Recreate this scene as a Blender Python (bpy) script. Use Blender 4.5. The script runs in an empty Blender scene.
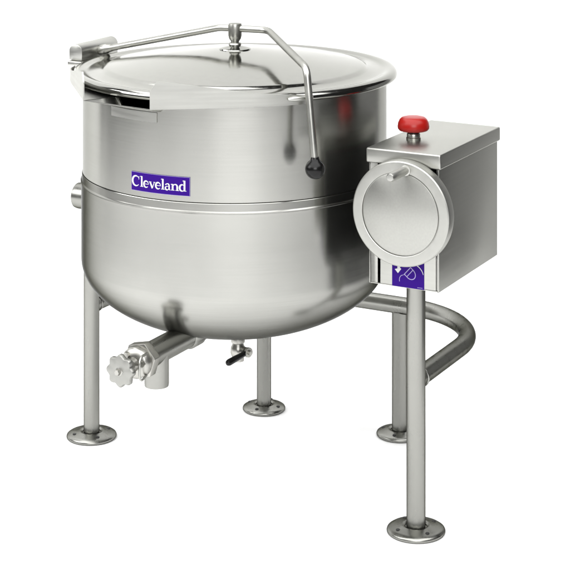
import bpy, bmesh, math, random
from mathutils import Vector, Matrix
R = math.radians
random.seed(3)
S = bpy.context.scene
C = S.collection

# ------------------------------------------------------------------ camera
# product frame: origin on the floor below the kettle, +x along the tilt axis to the
# control box, -y the pouring front.  A level view camera with a falling front.
VIEW = R(28)                               # the camera stands 28 degrees right of the front
cam_d = bpy.data.cameras.new('camera'); cam = bpy.data.objects.new('camera', cam_d); C.objects.link(cam)
cam_d.sensor_width = 36; cam_d.lens = 113.684
cam_d.shift_x = 0.0; cam_d.shift_y = -0.9035
cam_d.clip_start = 0.05; cam_d.clip_end = 100
ex = Vector((math.cos(VIEW), -math.sin(VIEW))); ey = Vector((math.sin(VIEW), math.cos(VIEW)))
def from_view(X, Y, Z):                    # X right, Y away from the kettle centre, seen from the camera
    return Vector((X*ex.x + Y*ex.y, X*ey.x + Y*ey.y, Z))
cam.location = from_view(0.1285, -4.627, 1.828)
cam.rotation_euler = (R(90), 0, VIEW)
S.camera = cam

# ------------------------------------------------------------------ studio light
W = bpy.data.worlds.new('World'); S.world = W; W.use_nodes = True
W.node_tree.nodes['Background'].inputs[0].default_value = (1, 1, 1, 1)
W.node_tree.nodes['Background'].inputs[1].default_value = 0.04
S.view_settings.view_transform = 'Standard'; S.view_settings.look = 'None'
S.view_settings.exposure = 0.0; S.view_settings.gamma = 1.0
S.render.engine = 'CYCLES'
S.cycles.max_bounces = 10; S.cycles.diffuse_bounces = 5; S.cycles.glossy_bounces = 6
S.cycles.use_denoising = True
S.cycles.sample_clamp_indirect = 12

def softbox(name, loc, target, sx, sy, power, col=(1, 1, 1)):
    d = bpy.data.lights.new(name, 'AREA'); d.shape = 'RECTANGLE'; d.size = sx; d.size_y = sy
    d.energy = power; d.color = col
    o = bpy.data.objects.new(name, d); C.objects.link(o); o.location = loc
    o.rotation_euler = (Vector(target) - Vector(loc)).to_track_quat('-Z', 'Y').to_euler()
    return o
softbox('softbox_overhead', from_view(-0.2, -3.3, 4.2), from_view(-0.2, -3.3, 0), 8.0, 8.0, 790)
softbox('softbox_key', from_view(-3.3, -0.8, 2.5), from_view(0, 0, 0.0), 2.6, 1.6, 95)
softbox('softbox_front', from_view(0.3, -5.8, 2.5), from_view(0, 0, 0.0), 3.2, 1.4, 135)
softbox('added_side_fill', from_view(2.3, 1.2, 0.75), from_view(0.4, 0.0, 0.7), 1.8, 1.5, 3.0)  # added dim fill without a known source, lifts the control box side

# ------------------------------------------------------------------ materials
def mat(name, base, rough=0.5, metal=0.0):
    m = bpy.data.materials.new(name); m.use_nodes = True
    b = m.node_tree.nodes['Principled BSDF']
    b.inputs['Base Color'].default_value = (*base, 1)
    b.inputs['Roughness'].default_value = rough
    b.inputs['Metallic'].default_value = metal
    return m, m.node_tree, b
STEEL = (0.37, 0.37, 0.348)
def steel(name, base=STEEL, rough=0.28, scale=(3, 3, 260), aniso=0.0, axis='Z', vary=0.10, bump=0.03, blot=0.06, edge=0.5):
    """brushed stainless steel: fine grain along the brushing, soft wear blotches"""
    m, t, b = mat(name, base, rough, 1.0)
    n = t.nodes; l = t.links; b.inputs['Specular Tint'].default_value = (edge, edge, edge*0.97, 1)
    tc = n.new('ShaderNodeTexCoord'); mp = n.new('ShaderNodeMapping'); mp.inputs['Scale'].default_value = scale
    l.new(tc.outputs['Object'], mp.inputs['Vector'])
    nz = n.new('ShaderNodeTexNoise'); nz.inputs['Scale'].default_value = 1.0; nz.inputs['Detail'].default_value = 2
    l.new(mp.outputs['Vector'], nz.inputs['Vector'])
    bl = n.new('ShaderNodeTexNoise'); bl.inputs['Scale'].default_value = 9.0; bl.inputs['Detail'].default_value = 5
    l.new(tc.outputs['Object'], bl.inputs['Vector'])
    def ramp(src, lo, hi):
        r = n.new('ShaderNodeMapRange'); r.inputs['From Min'].default_value = 0.3; r.inputs['From Max'].default_value = 0.7
        r.inputs['To Min'].default_value = lo; r.inputs['To Max'].default_value = hi
        l.new(src, r.inputs['Value']); return r.outputs['Result']
    a = n.new('ShaderNodeMath'); a.operation = 'ADD'
    l.new(ramp(nz.outputs['Fac'], rough - vary/2, rough + vary/2), a.inputs[0])
    l.new(ramp(bl.outputs['Fac'], -blot/2, blot/2), a.inputs[1]); l.new(a.outputs[0], b.inputs['Roughness'])
    mx = n.new('ShaderNodeMix'); mx.data_type = 'RGBA'
    mx.inputs['A'].default_value = (*[c*0.965 for c in base], 1); mx.inputs['B'].default_value = (*[min(1, c*1.035) for c in base], 1)
    l.new(ramp(nz.outputs['Fac'], 0, 1), mx.inputs['Factor']); l.new(mx.outputs['Result'], b.inputs['Base Color'])
    if bump:
        bp = n.new('ShaderNodeBump'); bp.inputs['Strength'].default_value = bump; bp.inputs['Distance'].default_value = 0.002
        l.new(nz.outputs['Fac'], bp.inputs['Height']); l.new(bp.outputs['Normal'], b.inputs['Normal'])
    if aniso:
        b.inputs['Anisotropic'].default_value = aniso
        tg = n.new('ShaderNodeTangent'); tg.direction_type = 'RADIAL'; tg.axis = axis
        b.inputs['Anisotropic Rotation'].default_value = 0.25; l.new(tg.outputs[0], b.inputs['Tangent'])
    return m
M = {}
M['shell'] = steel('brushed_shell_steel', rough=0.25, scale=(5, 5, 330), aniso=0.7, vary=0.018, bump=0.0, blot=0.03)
M['jacket'] = steel('brushed_jacket_steel', base=(0.335, 0.335, 0.315), rough=0.25, scale=(5, 5, 330), aniso=0.7, vary=0.018, bump=0.0, blot=0.03, edge=0.12)  # shade under the dish put into a darker base and edge tint
M['lid'] = steel('brushed_lid_steel', base=(0.295, 0.295, 0.278), rough=0.13, edge=0.85, scale=(60, 60, 60), vary=0.05, bump=0.0)
M['plate'] = steel('satin_plate_steel', base=(0.41, 0.41, 0.387), rough=0.34, edge=0.8, scale=(5, 5, 120), bump=0.02)
M['box'] = steel('satin_box_steel', base=(0.38, 0.38, 0.357), edge=0.95, rough=0.38, scale=(4, 4, 230), vary=0.05, bump=0.0, blot=0.04)
M['pipe'] = steel('satin_pipe_steel', base=(0.275, 0.275, 0.256), edge=0.12, rough=0.30, scale=(40, 40, 6), vary=0.12, bump=0.02)  # dark edge tint paints in dark surroundings along the pipe sides
M['rod'] = steel('satin_rod_steel', base=(0.38, 0.38, 0.355), rough=0.36, scale=(20, 20, 20), bump=0.0)
M['valve'] = steel('satin_valve_steel', base=(0.28, 0.28, 0.262), rough=0.32, scale=(40, 6, 40), bump=0.0)
M['cast'] = steel('cast_valve_metal', base=(0.38, 0.375, 0.35), rough=0.33, scale=(60, 60, 60), bump=0.05)
M['disc'] = steel('turned_disc_steel', base=(0.36, 0.36, 0.338), rough=0.40, scale=(200, 200, 200), aniso=0.35, axis='Y', bump=0.0, blot=0.0, vary=0.01)
M['wheel'] = steel('satin_wheel_metal', base=(0.40, 0.40, 0.377), rough=0.44, scale=(50, 50, 50), vary=0.05, bump=0.03, blot=0.06, edge=0.9)
M['knob'] = steel('cast_knob_metal', base=(0.31, 0.31, 0.292), rough=0.40, scale=(90, 90, 90), vary=0.1, bump=0.08, blot=0.1)
M['black'], _, _b = mat('black_plastic', (0.004, 0.004, 0.004), 0.25); _b.inputs['Specular IOR Level'].default_value = 0.22
M['dark'], _, _ = mat('dark_hole_and_plate', (0.01, 0.01, 0.01), 0.7)
M['red'], _, _b = mat('red_button_plastic', (0.26, 0.006, 0.004), 0.32); _b.inputs['Specular IOR Level'].default_value = 0.3
M['purple'], _, _b = mat('purple_enamel', (0.022, 0.0022, 0.14), 0.4); _b.inputs['Specular IOR Level'].default_value = 0.08
M['white_print'], _, _ = mat('white_print', (0.5, 0.5, 0.5), 0.45)
M['pale_print'], _, _ = mat('pale_violet_print', (0.27, 0.23, 0.42), 0.45)
M['paper'], _, _ = mat('white_backdrop_paper', (0.86, 0.86, 0.86), 0.9)

# ------------------------------------------------------------------ mesh helpers
class MB:
    def __init__(s): s.v = []; s.f = []; s.m = []
    def add(s, vs, fs, mi=0):
        k = len(s.v); s.v += [tuple(v) for v in vs]; s.f += [tuple(i + k for i in f) for f in fs]; s.m += [mi]*len(fs)
    def xform(s, mtx, start=0):
        for i in range(start, len(s.v)): s.v[i] = tuple(mtx @ Vector(s.v[i]))
    def lathe(s, prof, seg=64, origin=(0, 0, 0), axis='Z', mi=0, a0=0, a1=None):
        """prof: (radius, height) list; closed at radius 0"""
        vs = []; fs = []; full = a1 is None
        n = seg if full else seg + 1
        for r, z in prof:
            for j in range(n):
                a = a0 + (2*math.pi if full else a1 - a0)*j/seg
                vs.append((r*math.cos(a), r*math.sin(a), z))
        for i in range(len(prof) - 1):
            for j in range(seg):
                k = (j + 1) % n
                fs.append((i*n + j, i*n + k, (i + 1)*n + k, (i + 1)*n + j))
        q = frame(origin, axis)
        s.add([q @ Vector(v) for v in vs], fs, mi)
    def tube(s, path, r, seg=20, cap=True, mi=0):
        P = [Vector(p) for p in path]; n = len(P); rs = r if isinstance(r, (list, tuple)) else [r]*n
        T = [((P[min(i + 1, n - 1)] - P[max(i - 1, 0)])).normalized() for i in range(n)]
        u = T[0].orthogonal().normalized(); vs = []; fs = []
        for i in range(n):
            u = (u - T[i]*u.dot(T[i])).normalized(); w = T[i].cross(u)
            for j in range(seg):
                a = 2*math.pi*j/seg; vs.append(P[i] + (u*math.cos(a) + w*math.sin(a))*rs[i])
        for i in range(n - 1):
            for j in range(seg):
                k = (j + 1) % seg; fs.append((i*seg + j, i*seg + k, (i + 1)*seg + k, (i + 1)*seg + j))
        if cap:
            fs.append(tuple(range(seg - 1, -1, -1))); fs.append(tuple((n - 1)*seg + j for j in range(seg)))
        s.add(vs, fs, mi)
    def box(s, lo, hi, mi=0):
        (a, b, c), (d, e, f) = lo, hi
        s.add([(a,b,c),(d,b,c),(d,e,c),(a,e,c),(a,b,f),(d,b,f),(d,e,f),(a,e,f)],
              [(3,2,1,0),(4,5,6,7),(0,1,5,4),(1,2,6,5),(2,3,7,6),(3,0,4,7)], mi)
    def prism(s, pts, d, mi=0):
        """closed outline pts (3-D) pushed along d"""
        n = len(pts); d = Vector(d); vs = [Vector(p) for p in pts] + [Vector(p) + d for p in pts]
        s.add(vs, [tuple(range(n)), tuple(range(2*n - 1, n - 1, -1))] + [(j, j + n, (j + 1) % n + n, (j + 1) % n) for j in range(n)], mi)
    def build(s, name, mats, parent=None, bevel=0, smooth=40, seg=2):
        me = bpy.data.meshes.new(name); me.from_pydata(s.v, [], s.f)
        if not isinstance(mats, (list, tuple)): mats = [mats]
        for m in mats: me.materials.append(m)
        for p, i in zip(me.polygons, s.m): p.material_index = i
        bm = bmesh.new(); bm.from_mesh(me)
        bmesh.ops.remove_doubles(bm, verts=bm.verts, dist=1e-6)
        bmesh.ops.recalc_face_normals(bm, faces=bm.faces)
        if bevel:
            es = [e for e in bm.edges if len(e.link_faces) == 2 and e.calc_face_angle(0) > R(28)]
            bmesh.ops.bevel(bm, geom=es, offset=bevel, segments=seg, affect='EDGES', profile=0.5, clamp_overlap=True)
        bm.to_mesh(me); bm.free()
        for p in me.polygons: p.use_smooth = True
        me.set_sharp_from_angle(angle=R(smooth))
        o = bpy.data.objects.new(name, me); C.objects.link(o); o.parent = parent
        return o
def frame(origin, axis):
    o = Vector(origin)
    if axis == 'Z': return Matrix.Translation(o)
    if axis == 'Y': return Matrix.Translation(o) @ Matrix.Rotation(R(90), 4, 'X')     # local z -> -y
    if axis == 'X': return Matrix.Translation(o) @ Matrix.Rotation(R(90), 4, 'Y')     # local z -> +x
    return Matrix.Translation(o) @ Vector(axis).to_track_quat('Z', 'Y').to_matrix().to_4x4()
def fillet(pts, rad, seg=10):
    P = [Vector(p) for p in pts]; out = [P[0]]
    rads = rad if isinstance(rad, (list, tuple)) else [rad]*(len(P) - 2)
    for i in range(1, len(P) - 1):
        a = (P[i-1] - P[i]).normalized(); b = (P[i+1] - P[i]).normalized(); ang = a.angle(b)
        t = rads[i-1]/math.tan(ang/2); c = P[i] + (a + b).normalized()*(rads[i-1]/math.sin(ang/2))
        s0 = P[i] + a*t - c; s1 = P[i] + b*t - c; th = s0.angle(s1); ax = s0.cross(s1).normalized()
        for k in range(seg + 1): out.append(c + Matrix.Rotation(th*k/seg, 3, ax) @ s0)
    out.append(P[-1]); return out
def densify(path, step):
    out = [Vector(path[0])]
    for a, b in zip(path, path[1:]):
        a = Vector(a); b = Vector(b); n = max(1, int((b - a).length/step))
        out += [a.lerp(b, k/n) for k in range(1, n + 1)]
    return out

# ------------------------------------------------------------------ the setting: a white paper sweep
sw = MB()
prof = [(-7.0, 0.0), (0.85, 0.0)] + [(0.85 + 0.6*math.sin(R(a)), 0.6 - 0.6*math.cos(R(a))) for a in (9, 18, 27, 36, 45, 48.5, 49.5, 54, 63, 72, 81, 90)] + [(1.45, 3.4)]
prof = [(-7.0, 0.0), (-1.15, 0.0), (-0.75, 0.0)] + prof[1:]
vs = []; fs = []
for y, z in prof: vs += [from_view(-4.5 if y < 1.30 and z < 0.4 else -3.3, y, z), from_view(3.6 if y < -1.0 else 1.70, y, z)]   # unseen side edges stepped to shape dark reflections in the steel
for i in range(len(prof) - 1): fs.append((2*i, 2*i + 1, 2*i + 3, 2*i + 2))
sw.add(vs, fs)
o = sw.build('backdrop', M['paper']); o['kind'] = 'structure'
o['label'] = 'seamless white paper sweep under and behind the kettle'

# ------------------------------------------------------------------ the kettle
K = bpy.data.objects.new('steam_kettle', None); C.objects.link(K); K.empty_display_size = 0.2
K['label'] = 'round stainless steel tilting steam kettle on four pipe legs with a side control box'
K['category'] = 'kettle'

# -- shell (inner pot wall) with the wall cut lower where the pouring lip opens
LIP = R(-6.5)                                # lip direction, from -y towards +x
def polar(r, phi, z): return Vector((r*math.sin(phi), -r*math.cos(phi), z))
def wrap(a): return (a + math.pi) % (2*math.pi) - math.pi
N = 192
def top_z(phi):
    d = abs(wrap(phi - LIP)); return 1.0165 if d < R(8.4) else (1.0165 + 0.0195*(d - R(8.4))/R(1.5) if d < R(9.9) else 1.036 if d < R(28) else min(1.044, 1.036 + 0.008*(d - R(28))/R(3)))
vs = []; fs = []
rows = [lambda p: (0.3895, top_z(p)), lambda p: (0.3895, 0.985), lambda p: (0.3895, 0.90), lambda p: (0.3895, 0.84),
        lambda p: (0.3896, 0.8085), lambda p: (0.3878, 0.8070)]
inner = [lambda p: (0.384, 0.80), lambda p: (0.384, top_z(p))]
rows = rows + inner + [rows[0]]
sh = MB()
for rf in rows:
    for j in range(N):
        p = 2*math.pi*j/N; r, z = rf(p); vs.append(polar(r, p, z))
for i in range(len(rows) - 1):
    for j in range(N):
        k = (j + 1) % N; fs.append((i*N + j, i*N + k, (i + 1)*N + k, (i + 1)*N + j))
sh.add(vs, fs); shell = sh.build('shell', M['shell'], K, smooth=35)

# -- jacket: shoulder, straight wall, dished bottom
jk = MB()
prof = [(0.384, 0.8055), (0.3902, 0.8062), (0.3910, 0.8050), (0.3917, 0.7880), (0.3928, 0.7866), (0.3946, 0.7850), (0.3946, 0.7832), (0.3934, 0.7815), (0.3931, 0.776), (0.3930, 0.70), (0.3930, 0.64)]
a, c, z0 = 0.393, 0.189, 0.589
for k in range(0, 37):
    th = R(90)*k/36; prof.append((max(0.0, a*math.cos(th)), z0 - c*math.sin(th)))
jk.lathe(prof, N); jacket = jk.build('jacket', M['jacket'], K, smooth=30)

# -- lid
ld = MB()
lp = [(0.0, 1.112), (0.05, 1.1105), (0.20, 1.0935), (0.325, 1.0735), (0.333, 1.0715), (0.338, 1.0670), (0.345, 1.0645), (0.372, 1.0610), (0.380, 1.0610)]
lp += [(0.386, 1.0628), (0.393, 1.0655), (0.401, 1.0662), (0.408, 1.0650), (0.413, 1.0618), (0.4158, 1.0570), (0.4166, 1.0520), (0.4160, 1.0485), (0.4140, 1.0462), (0.4105, 1.0455), (0.404, 1.0455), (0.402, 1.0475)]
lp += [(0.372, 1.0475), (0.372, 1.0455), (0.33, 1.0455), (0.0, 1.07)]
ld.lathe(lp, N); lid = ld.build('lid', M['lid'], K, smooth=35)
bs = MB(); bs.lathe([(0.0, 1.1215), (0.012, 1.1215), (0.014, 1.120), (0.034, 1.1155), (0.040, 1.1135), (0.041, 1.1105)], 40)
bs.build('boss', M['lid'], lid)

# -- pouring lip: two straight wings tangent to the rim, a trough between them
def wing(side):
    r0 = 0.420; th = R(2.6)
    tang = LIP + side*R(42); pts = []                                  # (plan point, z low, z high)
    for k in range(0, 6):
        ph = LIP + side*(R(62) - R(20)*k/5); pts.append((polar(r0, ph, 0), 1.040, 1.060 + 0.012*k/5))
    T = polar(r0, tang, 0); d = Vector((-math.cos(tang), -math.sin(tang), 0))*side
    L = 0.2425
    for k in range(1, 9):
        t = L*k/8; pts.append((T + d*t, 1.040, 1.072 + 0.033*min(1, k/7.3)))
    e = pts[-1][0]; pts[-1] = (e, 1.040, 1.083)                          # clipped corner at the opening
    pts.insert(-1, (T + d*(L - 0.018), 1.040, 1.105))
    m = MB(); n = len(pts); vs = []
    for i, (p, zl, zh) in enumerate(pts):
        q = pts[min(i + 1, n - 1)][0] - pts[max(i - 1, 0)][0]; nn = Vector((-q.y, q.x, 0)).normalized()*0.0016
        if nn.dot(p) < 0: nn = -nn
        vs += [p + nn + Vector((0, 0, zl)), p + nn + Vector((0, 0, zh)), p - nn + Vector((0, 0, zh)), p - nn + Vector((0, 0, zl))]
    fs = [(0, 1, 2, 3), tuple(4*(n - 1) + k for k in (3, 2, 1, 0))]
    for i in range(n - 1):
        for k in range(4): fs.append((4*i + k, 4*i + 4 + k, 4*i + 4 + (k + 1) % 4, 4*i + (k + 1) % 4))
    m.add(vs, fs)
    # rolled bead where the wing dies into the rim
    ph = [LIP + side*R(a_) for a_ in (53, 55, 58.5, 61.5)]
    if side > 0: m.tube([polar(0.4265, q, 1.0555) for q in ph], [0.0030, 0.0065, 0.0068, 0.0042], 14)
    return m, pts
tr = MB()
wr, pr = wing(1); wl, pl = wing(-1)
# trough sheet from the shell out to a straight front edge and up under the wings
cols = 14; up = []; lo = []
ch_r, ch_l = [(p, 1.0405) for p, _, _ in pr[5:]], [(p, 1.0405) for p, _, _ in pl[5:]]
def sheet(cols, zi, pinch=1.0):
    vs = []; fs = []
    for p in cols:
        ph = LIP + pinch*wrap(math.atan2(p.x, -p.y) - LIP)
        inn = polar(0.3902, ph, 0)
        vs += [Vector((p.x, p.y, 1.0405)), Vector((inn.x, inn.y, zi)), Vector((p.x, p.y, 1.0385)), Vector((inn.x, inn.y, zi - 0.002))]
    for i in range(len(cols) - 1):
        fs += [(4*i, 4*i + 1, 4*i + 5, 4*i + 4), (4*i + 2, 4*i + 6, 4*i + 7, 4*i + 3), (4*i, 4*i + 4, 4*i + 6, 4*i + 2)]
    k = 4*(len(cols) - 1); fs += [(0, 2, 3, 1), (k, k + 1, k + 3, k + 2)]
    tr.add(vs, fs)
er, el = ch_r[-1][0], ch_l[-1][0]
sheet([p for p, _ in ch_r], 1.0365); sheet([p for p, _ in ch_l], 1.0365)
sheet([er.lerp(el, k/10) for k in range(11)], 1.0175, 0.75)
for e_ in (er, el):                                                      # gusset between floor and wing
    a_ = math.atan2(e_.x, -e_.y)
    tr.add([Vector((e_.x, e_.y, 1.0385)), polar(0.3902, LIP + 0.75*wrap(a_ - LIP), 1.0175), polar(0.3902, a_, 1.0365)], [(0, 1, 2)])
lip = tr.build('pouring_lip', M['plate'], K, smooth=30)
wr.build('lip_wing', M['plate'], lip, smooth=30); wl.build('lip_wing', M['plate'], lip, smooth=30)
# strainer tab under the opening
tb = MB(); n = 12; vs = []; fs = []
A0, A1 = R(-20.5), R(1.2)
for i in range(n + 1):
    ph = A0 + (A1 - A0)*i/n
    for r, z in ((0.3914, 1.013), (0.3914, 0.990), (0.3890, 0.990), (0.3890, 1.013)): vs.append(polar(r, ph, z))
for i in range(n):
    for k in range(4): fs.append((4*i + k, 4*i + 4 + k, 4*i + 4 + (k + 1) % 4, 4*i + (k + 1) % 4))
fs += [(3, 2, 1, 0), tuple(4*n + k for k in range(4))]
tb.add(vs, fs); tb.build('strainer_tab', M['plate'], lip, smooth=30)

# -- lid hinge housing and its bracket
hg = MB()
hc = Vector((-0.452, 0.022, 1.076))
out = []
for k in range(0, 13): th = R(180*k/12); out.append((hc.x + 0.021*math.cos(th), hc.y - 0.085, hc.z + 0.004 + 0.019*math.sin(th)))
out += [(hc.x - 0.021, hc.y - 0.085, hc.z - 0.020), (hc.x + 0.021, hc.y - 0.085, hc.z - 0.020)]
hg.prism(out, (0, 0.175, 0)); hinge = hg.build('hinge_housing', M['plate'], K, bevel=0.003, smooth=35)
br = MB()
br.prism([(-0.474, 0.0, 0.975), (-0.385, 0.0, 0.975), (-0.385, 0.0, 1.030), (-0.430, 0.0, 1.056), (-0.474, 0.0, 1.056)], (0, 0.055, 0))
br.prism([(-0.470, -0.075, 1.0435), (-0.424, -0.075, 1.0435), (-0.424, -0.075, 1.0555), (-0.470, -0.075, 1.0555)], (0, 0.160, 0))
br.build('bracket', M['plate'], hinge, bevel=0.003)
cl = MB(); cl.lathe([(0, 0.0), (0.0125, 0.0), (0.0135, 0.002), (0.0135, 0.026), (0.011, 0.030), (0.0095, 0.044), (0, 0.044)], 24, (-0.432, 0.021, 1.074), (0.39, -0.02, 0.088))
cl.build('collar', M['rod'], hinge)

# -- lid handle: bent rod over the lid, ball knob at its end
hd = MB()
pts = [(-0.425, 0.020, 1.0755), (-0.045, 0.0, 1.163), (0.094, 0.005, 1.165), (0.346, -0.269, 1.128), (0.376, -0.284, 0.905)]
hd.tube(densify(fillet(pts, [0.09, 0.045, 0.028], 8), 0.03), 0.0088, 18)
handle = hd.build('lid_handle', M['rod'], K)
kb = MB(); kb.lathe([(0.0, -0.0235), *[(0.0235*math.sin(R(a_)), -0.0235*math.cos(R(a_))) for a_ in range(10, 160, 10)], (0.010, 0.0255), (0.0092, 0.028), (0, 0.028)], 32, (0.3762, -0.2845, 0.897))
kb.build('knob', M['black'], handle)
cp = MB(); cp.lathe([(0, 1.120), (0.0150, 1.120), (0.0165, 1.1235), (0.0150, 1.127), (0.0105, 1.1285), (0.0105, 1.131), (0.0150, 1.137), (0.0175, 1.146), (0.0178, 1.170), (0.0165, 1.1765), (0, 1.178)], 32)
cp.build('clamp', M['rod'], handle)

# -- trunnion on the far side and the shaft to the box
tn = MB(); tn.lathe([(0, -0.549), (0.026, -0.549), (0.034, -0.544), (0.0356, -0.536), (0.0356, -0.470), (0.030, -0.466), (0.030, -0.384)], 40, (0, 0.082, 0.658), 'X')
tn.build('trunnion', M['pipe'], K)
ts = MB(); ts.lathe([(0.05, 0.386), (0.05, 0.398), (0.032, 0.402), (0.032, 0.460)], 40, (0, 0.0, 0.70), 'X')
ts.build('trunnion', M['pipe'], K)

# -- legs with bolted foot flanges
def leg(x, y, r, ztop, fr, a0):
    m = MB(); m.lathe([(0, 0.014), (r, 0.014), (r, ztop - 0.006), (r + (0.0022 if ztop < 0.4 else 0), ztop - 0.002), (r + (0.0028 if ztop < 0.4 else 0), ztop), (0, ztop)], 36, (x, y, 0))
    lg = m.build('leg', M['pipe'], K)
    f = MB()
    f.lathe([(0, 0.0), (fr - 0.004, 0.0), (fr - 0.0005, 0.003), (fr, 0.006), (fr - 0.0015, 0.0095), (fr - 0.006, 0.0125), (fr - 0.013, 0.0145),
             (r + 0.013, 0.0185), (r + 0.011, 0.0190), (r + 0.0065, 0.0185), (r + 0.0035, 0.0160), (r + 0.0032, 0.0140), (r - 0.001, 0.0140)], 56, (x, y, 0))
    rb = (fr + r)/2 + 0.004
    for k in range(4):
        a_ = a0 + k*math.pi/2; c_ = Vector((x + rb*math.cos(a_), y + rb*math.sin(a_), 0.0168))
        f.lathe([(0, 0.0002), (0.0048, 0.0002), (0.0054, -0.003)], 16, c_, 'Z', 1)
    f.build('foot_flange', [M['pipe'], M['dark']], lg)
    return lg
leg(0.536, -0.065, 0.0228, 0.612, 0.0705, -VIEW + R(-6))
leg(-0.4985, 0.082, 0.0216, 0.660, 0.0685, -VIEW + R(-8))
leg(-0.183, 0.490, 0.0205, 0.342, 0.0610, -VIEW + R(30))
leg(0.241, 0.490, 0.0205, 0.342, 0.0630, -VIEW + R(35))

# -- bent frame tube round the back
path = densify(fillet([(0.536, -0.064, 0.366), (0.530, 0.482, 0.360), (-0.496, 0.482, 0.360), (-0.4985, 0.083, 0.362)], 0.27, 18), 0.05)
ft = MB(); ft.tube(path, [0.0222] + [0.0230]*(len(path) - 5) + [0.0226, 0.0220, 0.0212, 0.0208], 28)
for yw, xw, rw in ((-0.0405, 0.536, 0.0245), (0.1050, -0.4984, 0.0228)):                   # weld beads at the outer legs
    ft.lathe([(rw - 0.003, -0.003), (rw, -0.002), (rw + 0.0008, 0.0), (rw, 0.002), (rw - 0.003, 0.003)], 36, (xw, yw, 0.3655 if xw > 0 else 0.362), 'Y')
ft.build('frame_tube', M['pipe'], K)

# -- control box
bx0, bx1, by0, by1, bz0, bz1 = 0.459, 0.638, -0.164, 0.207, 0.613, 0.925
hb = MB(); th = 0.003
hb.box((bx0, by0, bz0), (bx0 + th, by1, bz1)); hb.box((bx1 - th, by0, bz0), (bx1, by1, bz1))
hb.box((bx0 + th, by1 - th, bz0), (bx1 - th, by1, bz1)); hb.box((bx0 + th, by0, bz0), (bx1 - th, by1 - th, bz0 + th))
hb.box((bx0 + th, by0, bz0 + th), (bx0 + 0.022, by0 + th, bz1)); hb.box((bx1 - 0.006, by0, bz0 + th), (bx1 - th, by0 + th, bz1))
box = hb.build('control_box', M['box'], K, bevel=0.0008, smooth=30)
sp = MB(); sp.box((bx0 - 0.0025, by0 + 0.006, bz0 + 0.004), (bx0 - 0.0004, by1 - 0.004, 0.8985)); sp.build('added_dark_plate', M['dark'], box)  # unseen dark plate, added so the shell reflects black beside the box
pn = MB(); pn.box((bx0 + 0.029, by0 - 0.0005, bz0 + th), (bx1 - 0.0075, by0 + 0.0025, 0.800))
pn.box((bx0 + 0.036, by0 + 0.0030, 0.798), (bx1 - 0.020, by0 + 0.0055, 0.865))
pn.build('front_panel', M['box'], box, bevel=0.0008)
cv = MB(); cv.box((0.453, -0.170, 0.899), (0.644, 0.213, 0.934))
cover = cv.build('cover', M['box'], box, bevel=0.004, seg=3, smooth=50)
st = MB(); st.box((0.519, by0 - 0.0015, 0.6145), (0.601, by0 - 0.0008, 0.692))
sticker = st.build('sticker', M['purple'], box)

# strokes: a flat ribbon with a width per point, laid by a mapping (u, v) -> 3-D
def ribbon(m, pts, w, put, lift, mi=0):
    n = len(pts); ws = w if isinstance(w, (list, tuple)) else [w]*n; vs = []; fs = []
    for i in range(n):
        a_ = Vector(pts[max(i - 1, 0)]); b_ = Vector(pts[min(i + 1, n - 1)]); t = (b_ - a_).normalized(); nn = Vector((-t.y, t.x))
        p = Vector(pts[i]); vs += [put(*(p + nn*ws[i]/2), lift), put(*(p - nn*ws[i]/2), lift)]
    for i in range(n - 1): fs.append((2*i, 2*i + 1, 2*i + 3, 2*i + 2))
    m.add(vs, fs, mi)
def arc(cx, cy, rx, ry, a0, a1, n=16):
    return [(cx + rx*math.cos(R(a0 + (a1 - a0)*k/n)), cy + ry*math.sin(R(a0 + (a1 - a0)*k/n))) for k in range(n + 1)]
def put_st(u, v, k): return Vector((u, by0 - 0.0015 - 0.0004 - 0.00006*k, v))
sy = MB(); cx_, cz_ = 0.566, 0.648
def rot(pts, a_): return [(cx_ + 0.74*(x*math.cos(a_) - y*math.sin(a_)), cz_ + 0.74*(x*math.sin(a_) + y*math.cos(a_))) for x, y in pts]
ti = R(48)
ribbon(sy, rot([(-0.020, 0.013), (0.016, 0.013)], ti), 0.0018, put_st, 0, 1)                       # tilted pot: rim,
ribbon(sy, rot([(-0.016, 0.013)] + [(-0.016, 0.0)] + arc(0, 0, 0.016, 0.019, 180, 360) + [(0.016, 0.013)], ti), 0.0018, put_st, 1, 1)   # bowl
ribbon(sy, rot([(-0.016, 0.002), (0.016, 0.002)], ti), 0.0016, put_st, 2, 1)                       # level line
ribbon(sy, arc(0.548, 0.631, 0.010, 0.012, 95, 200, 8), 0.0013, put_st, 3, 1)
ribbon(sy, arc(0.566, 0.645, 0.0335, 0.0285, 10, 152, 22), [0.0012 + 0.0026*k/22 for k in range(23)], put_st, 4)   # turning arrow
hp = [(0.5262, 0.6545), (0.5345, 0.6460), (0.5432, 0.6570), (0.5398, 0.6588), (0.5392, 0.6640), (0.5330, 0.6620), (0.5330, 0.6568)]
sy.add([put_st(*p, 5) for p in hp], [tuple(range(7))])
for k in range(6): ribbon(sy, [(0.5845 + 0.0022*k, 0.6185), (0.5858 + 0.0022*k, 0.6185)], 0.0016, put_st, 6, 1)
sy.build('tilt_symbol', [M['white_print'], M['pale_print']], sticker)

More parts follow.
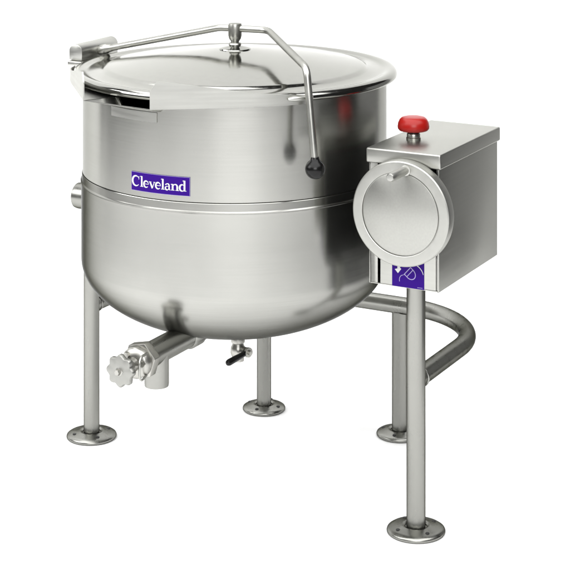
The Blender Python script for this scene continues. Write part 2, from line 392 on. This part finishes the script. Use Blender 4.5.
# red mushroom push button on its collar
bt = MB(); bo = (0.5156, -0.034, 0.0)
bt.lathe([(0.0175, 0.9335), (0.0175, 0.9395), (0.0160, 0.9405), (0.0160, 0.948), (0.0148, 0.950), (0.0, 0.950)], 32, bo, 'Z', 1)
bt.lathe([(0.0135, 0.950), (0.0135, 0.962)], 32, bo, 'Z', 2)
bt.lathe([(0, 0.9555), (0.029, 0.9555), (0.0345, 0.957), (0.0378, 0.961), (0.0385, 0.966), (0.0372, 0.975), (0.0335, 0.983), (0.0285, 0.9875), (0.022, 0.9893), (0.010, 0.9900), (0, 0.9901)], 48, bo, 'Z', 0)
bt.build('push_button', [M['red'], M['rod'], M['black']], box)

# -- tilting handwheel: rimmed disc and crank peg
wc = (0.5575, 0, 0.7955)
def on_face(rs, y): return [(r, -y - dy) for r, dy in rs]
wh = MB()
wh.lathe([(0.0, 0.172), (0.118, 0.172), (0.1222, 0.174), (0.1232, 0.177), (0.1232, 0.200), (0.1224, 0.2035), (0.1200, 0.2056), (0.1170, 0.2060), (0.0990, 0.2060), (0.0978, 0.2052), (0.0972, 0.2018), (0.0, 0.2018)], 96, wc, 'Y')
wh.lathe([(0.024, 0.150), (0.024, 0.172)], 32, wc, 'Y')
wheel = wh.build('handwheel', M['wheel'], box, smooth=22)
dc = MB(); dc.lathe([(0.0, 0.2040), (0.0, 0.2048), (0.0940, 0.2048), (0.0952, 0.2042), (0.0954, 0.2022)], 96, wc, 'Y')
dc.build('disc', M['disc'], wheel, smooth=35)
pg = MB(); pg.lathe([(0.0125, 0.2050), (0.0125, 0.2085), (0.0092, 0.2095), (0.0102, 0.222), (0.0108, 0.262), (0.0100, 0.290), (0.0080, 0.2935), (0, 0.2945)], 28, (0.572, 0, 0.899), 'Y')
pg.build('crank_peg', M['wheel'], wheel)

# -- draw-off valve at the front
vz = 0.441
dv = MB()
dv.lathe([(0.030, 0.16), (0.030, 0.432)], 44, (0.0, 0, vz), 'Y')
dv.lathe([(0.0300, 0.20), (0.0345, 0.20), (0.0345, 0.236), (0.0330, 0.242), (0.0300, 0.246)], 44, (0.0, 0, vz), 'Y')
dv.lathe([(0.0295, 0.441), (0.0295, 0.366), (0.0285, 0.360), (0.0255, 0.359), (0.0255, 0.40)], 40, (0.0, -0.378, 0.0))
valve = dv.build('draw_off_valve', M['valve'], K)
nt = MB(); hexa = [(0.0445*math.cos(R(60*k + 12)), -0.430, vz + 0.0445*math.sin(R(60*k + 12))) for k in range(6)]
nt.prism(hexa, (0, -0.026, 0)); nt.build('hex_nut', M['cast'], valve, bevel=0.002)
bn = MB(); bn.lathe([(0.036, 0.455), (0.0375, 0.460), (0.0365, 0.474), (0.031, 0.480), (0.017, 0.483), (0.014, 0.494), (0.0085, 0.496), (0.0085, 0.532), (0, 0.532)], 40, (0, 0, vz), 'Y')
for k in range(3):
    a_ = R(10 + 120*k); bn.lathe([(0.0, 0.478), (0.0075, 0.478), (0.0075, 0.488), (0, 0.4885)], 6, (0.0255*math.cos(a_), 0, vz + 0.0255*math.sin(a_)), 'Y')
bn.build('bonnet', M['cast'], valve)
bw = MB()
bw.tube(densify(fillet([(0.030, -0.470, vz - 0.024), (0.037, -0.512, vz - 0.030), (0.037, -0.512, vz + 0.030), (0.030, -0.470, vz + 0.026)], 0.018, 6), 0.02), 0.0028, 10)
bw.build('wire_bail', M['rod'], valve)
kw = MB(); n = 96; ro = []
for k in range(n):
    a_ = 2*math.pi*k/n; rr = 0.0355 + 0.0030*math.cos(8*a_); ro.append((rr*math.cos(a_), rr*math.sin(a_)))
lay = [(0.10, -0.5415), (0.30, -0.5425), (0.93, -0.5400), (1.0, -0.5360), (1.0, -0.5290), (0.94, -0.5255), (0.3, -0.5270), (0.10, -0.5270)]
vs = []; fs = []
for s_, y in lay: vs += [(s_*x, y, vz + s_*z) for x, z in ro]
for i in range(len(lay) - 1):
    for j in range(n): k = (j + 1) % n; fs.append((i*n + j, i*n + k, (i + 1)*n + k, (i + 1)*n + j))
kw.add(vs, fs); kw.build('valve_handwheel', M['knob'], valve, smooth=35)
sc = MB()
sc.lathe([(0, 0.552), (0.006, 0.552), (0.0075, 0.549), (0.0075, 0.5435), (0.011, 0.542), (0.011, 0.5405)], 6, (0, 0, vz), 'Y')
sc.build('wheel_nut', M['cast'], valve)

# -- drain ball valve under the dish
dx, dy = 0.040, -0.055
dr = MB()
dr.lathe([(0.0135, 0.415), (0.0135, 0.392), (0.0165, 0.391), (0.0175, 0.388), (0.0175, 0.379), (0.0140, 0.377), (0.0150, 0.372), (0.0185, 0.366), (0.0190, 0.352), (0.0165, 0.345), (0.0150, 0.342), (0.0150, 0.332), (0.0105, 0.3315), (0.0105, 0.345)], 28, (dx, dy, 0))
q = Vector((0.85, -0.25, 0.0)).normalized()
dr.lathe([(0.011, 0.010), (0.011, 0.028), (0.0085, 0.029), (0.0085, 0.034), (0.0125, 0.0345), (0.0125, 0.0405), (0.006, 0.041), (0.006, 0.047), (0, 0.0475)], 12, (dx, dy, 0.361), q)
drain = dr.build('drain_valve', M['cast'], K, smooth=30)
lv = MB(); s0 = Vector((dx, dy, 0.361)) + q*0.033
lv.tube([s0 + Vector(p) for p in ((0.002, 0.010, 0.001), (0, 0.004, 0.001), (-0.004, -0.020, -0.003), (-0.008, -0.050, -0.005), (-0.010, -0.074, -0.006), (-0.0105, -0.080, -0.006), (-0.0108, -0.083, -0.006))], [0.005, 0.0066, 0.0070, 0.0082, 0.0086, 0.0070, 0.0040], 16)
lv.build('lever', M['black'], drain, smooth=50)

# -- name plate on the shell with its lettering
rp = 0.3895
pc = R(-88.0 + 90)                                                       # plate centre, from -y
def put_pl(u, v, k): return polar(rp + 0.0016 + 0.00025 + 0.00005*k, pc + u/rp, 0.844 + v)
hw, hh = 0.0805, 0.0225
pl_ = MB(); n = 24; vs = []; fs = []
for i in range(n + 1):
    u = -hw + 2*hw*i/n
    for r, v in ((rp + 0.0016, hh), (rp + 0.0016, -hh), (rp - 0.0005, -hh), (rp - 0.0005, hh)): vs.append(polar(r, pc + u/rp, 0.844 + v))
for i in range(n):
    for k in range(4): fs.append((4*i + k, 4*i + 4 + k, 4*i + 4 + (k + 1) % 4, 4*i + (k + 1) % 4))
fs += [(3, 2, 1, 0), tuple(4*n + k for k in range(4))]
pl_.add(vs, fs)
def edge_line(a_, b_):
    ribbon(pl_, [Vector(a_).lerp(Vector(b_), k/16) for k in range(17)], 0.0007, put_pl, 0.5, 1)
for q0, q1 in (((-hw, hh - 0.0004), (hw, hh - 0.0004)), ((-hw, -hh + 0.0004), (hw, -hh + 0.0004)), ((-hw + 0.0004, -hh + 0.0008), (-hw + 0.0004, hh - 0.0008)), ((hw - 0.0004, -hh + 0.0008), (hw - 0.0004, hh - 0.0008))): edge_line(q0, q1)
plate = pl_.build('name_plate', [M['purple'], M['pale_print']], K, smooth=30)
tx = MB()
cnt = [0]
def rb(pts, w):
    pts = [Vector(p) for p in pts]
    if len(pts) == 2: pts = [pts[0].lerp(pts[1], k/3) for k in range(4)]; w = [w[0] + (w[1] - w[0])*k/3 for k in range(4)] if isinstance(w, (list, tuple)) else w
    ribbon(tx, pts, w, put_pl, cnt[0] % 9 + 1); cnt[0] += 1
e = 0.0009
def stem(x, y0, y1, top=True, foot=True):
    rb([(x, y0), (x, y1)], 0.0044)
    if foot: rb([(x - 0.0048, y0 + e/2), (x + 0.0048, y0 + e/2)], e*1.3)
    if top: rb([(x - 0.0046, y1 - 0.0012), (x - 0.0010, y1 - 0.0002)], e*1.6)
B0 = -0.0110; XH = 0.0150; CH = 0.0240                                   # baseline, x-height, cap height
def thick(n, lo, hi, peak=0.5): return [lo + (hi - lo)*math.sin(math.pi*min(1, max(0, (k/n)**(math.log(0.5)/math.log(peak)))))**1.2 for k in range(n + 1)]
u = -0.0655                                                              # C
rb(arc(u, B0 + CH/2, 0.0108, CH/2 - 0.0002, 42, 318, 26), thick(26, 0.0012, 0.0052)); rb([(u + 0.0088, B0 + CH*0.66), (u + 0.0088, B0 + CH - 0.0004)], [0.0010, 0.0020])
stem(-0.0480, B0, B0 + CH + 0.001)                                       # l
def ltr_e(u):
    rb(arc(u, B0 + XH/2, 0.0066, XH/2, 0, 318, 24), thick(24, 0.0012, 0.0044, 0.55)); rb([(u - 0.0055, B0 + XH*0.52), (u + 0.0068, B0 + XH*0.52)], 0.0012)
ltr_e(-0.0350)                                                           # e
u = -0.0178                                                              # v
rb([(u - 0.0058, B0 + XH - 0.0004), (u + 0.0006, B0 - 0.0002)], 0.0043); rb([(u + 0.0060, B0 + XH - 0.0004), (u + 0.0006, B0 - 0.0002)], 0.0016)
rb([(u - 0.0098, B0 + XH - e/2), (u - 0.0022, B0 + XH - e/2)], e*1.3); rb([(u + 0.0032, B0 + XH - e/2), (u + 0.0088, B0 + XH - e/2)], e*1.3)
ltr_e(-0.0015)                                                           # e
stem(0.0112, B0, B0 + CH + 0.001)                                        # l
u = 0.0238                                                               # a
rb(arc(u - 0.0004, B0 + XH - 0.0048, 0.0046, 0.0046, 165, 0, 10) + [(u + 0.0042, B0 + 0.0030)] + arc(u + 0.0066, B0 + 0.0030, 0.0024, 0.0026, 180, 290, 5), [0.0034, 0.0030, 0.0022] + [0.0020]*3 + [0.0032]*5 + [0.0042] + [0.0042, 0.0034, 0.0024, 0.0016, 0.0012, 0.0010])
rb([(u + 0.0040, B0 + XH*0.60)] + arc(u - 0.0012, B0 + 0.0042, 0.0044, 0.0042, 100, 330, 14), [0.0012] + thick(14, 0.0012, 0.0038, 0.45))
u = 0.0427                                                               # n
stem(u - 0.0058, B0, B0 + XH); stem(u + 0.0060, B0, B0 + XH*0.66, top=False)
rb(arc(u + 0.0010, B0 + XH*0.62, 0.0050, XH*0.35, 165, 0, 12), [0.0012 + 0.0030*k/12 for k in range(13)])
u = 0.0620                                                               # d
stem(u + 0.0050, B0, B0 + CH + 0.001); rb(arc(u - 0.0008, B0 + XH/2, 0.0064, XH/2, 50, 310, 20), thick(20, 0.0012, 0.0046))
tx.build('lettering', M['white_print'], plate)
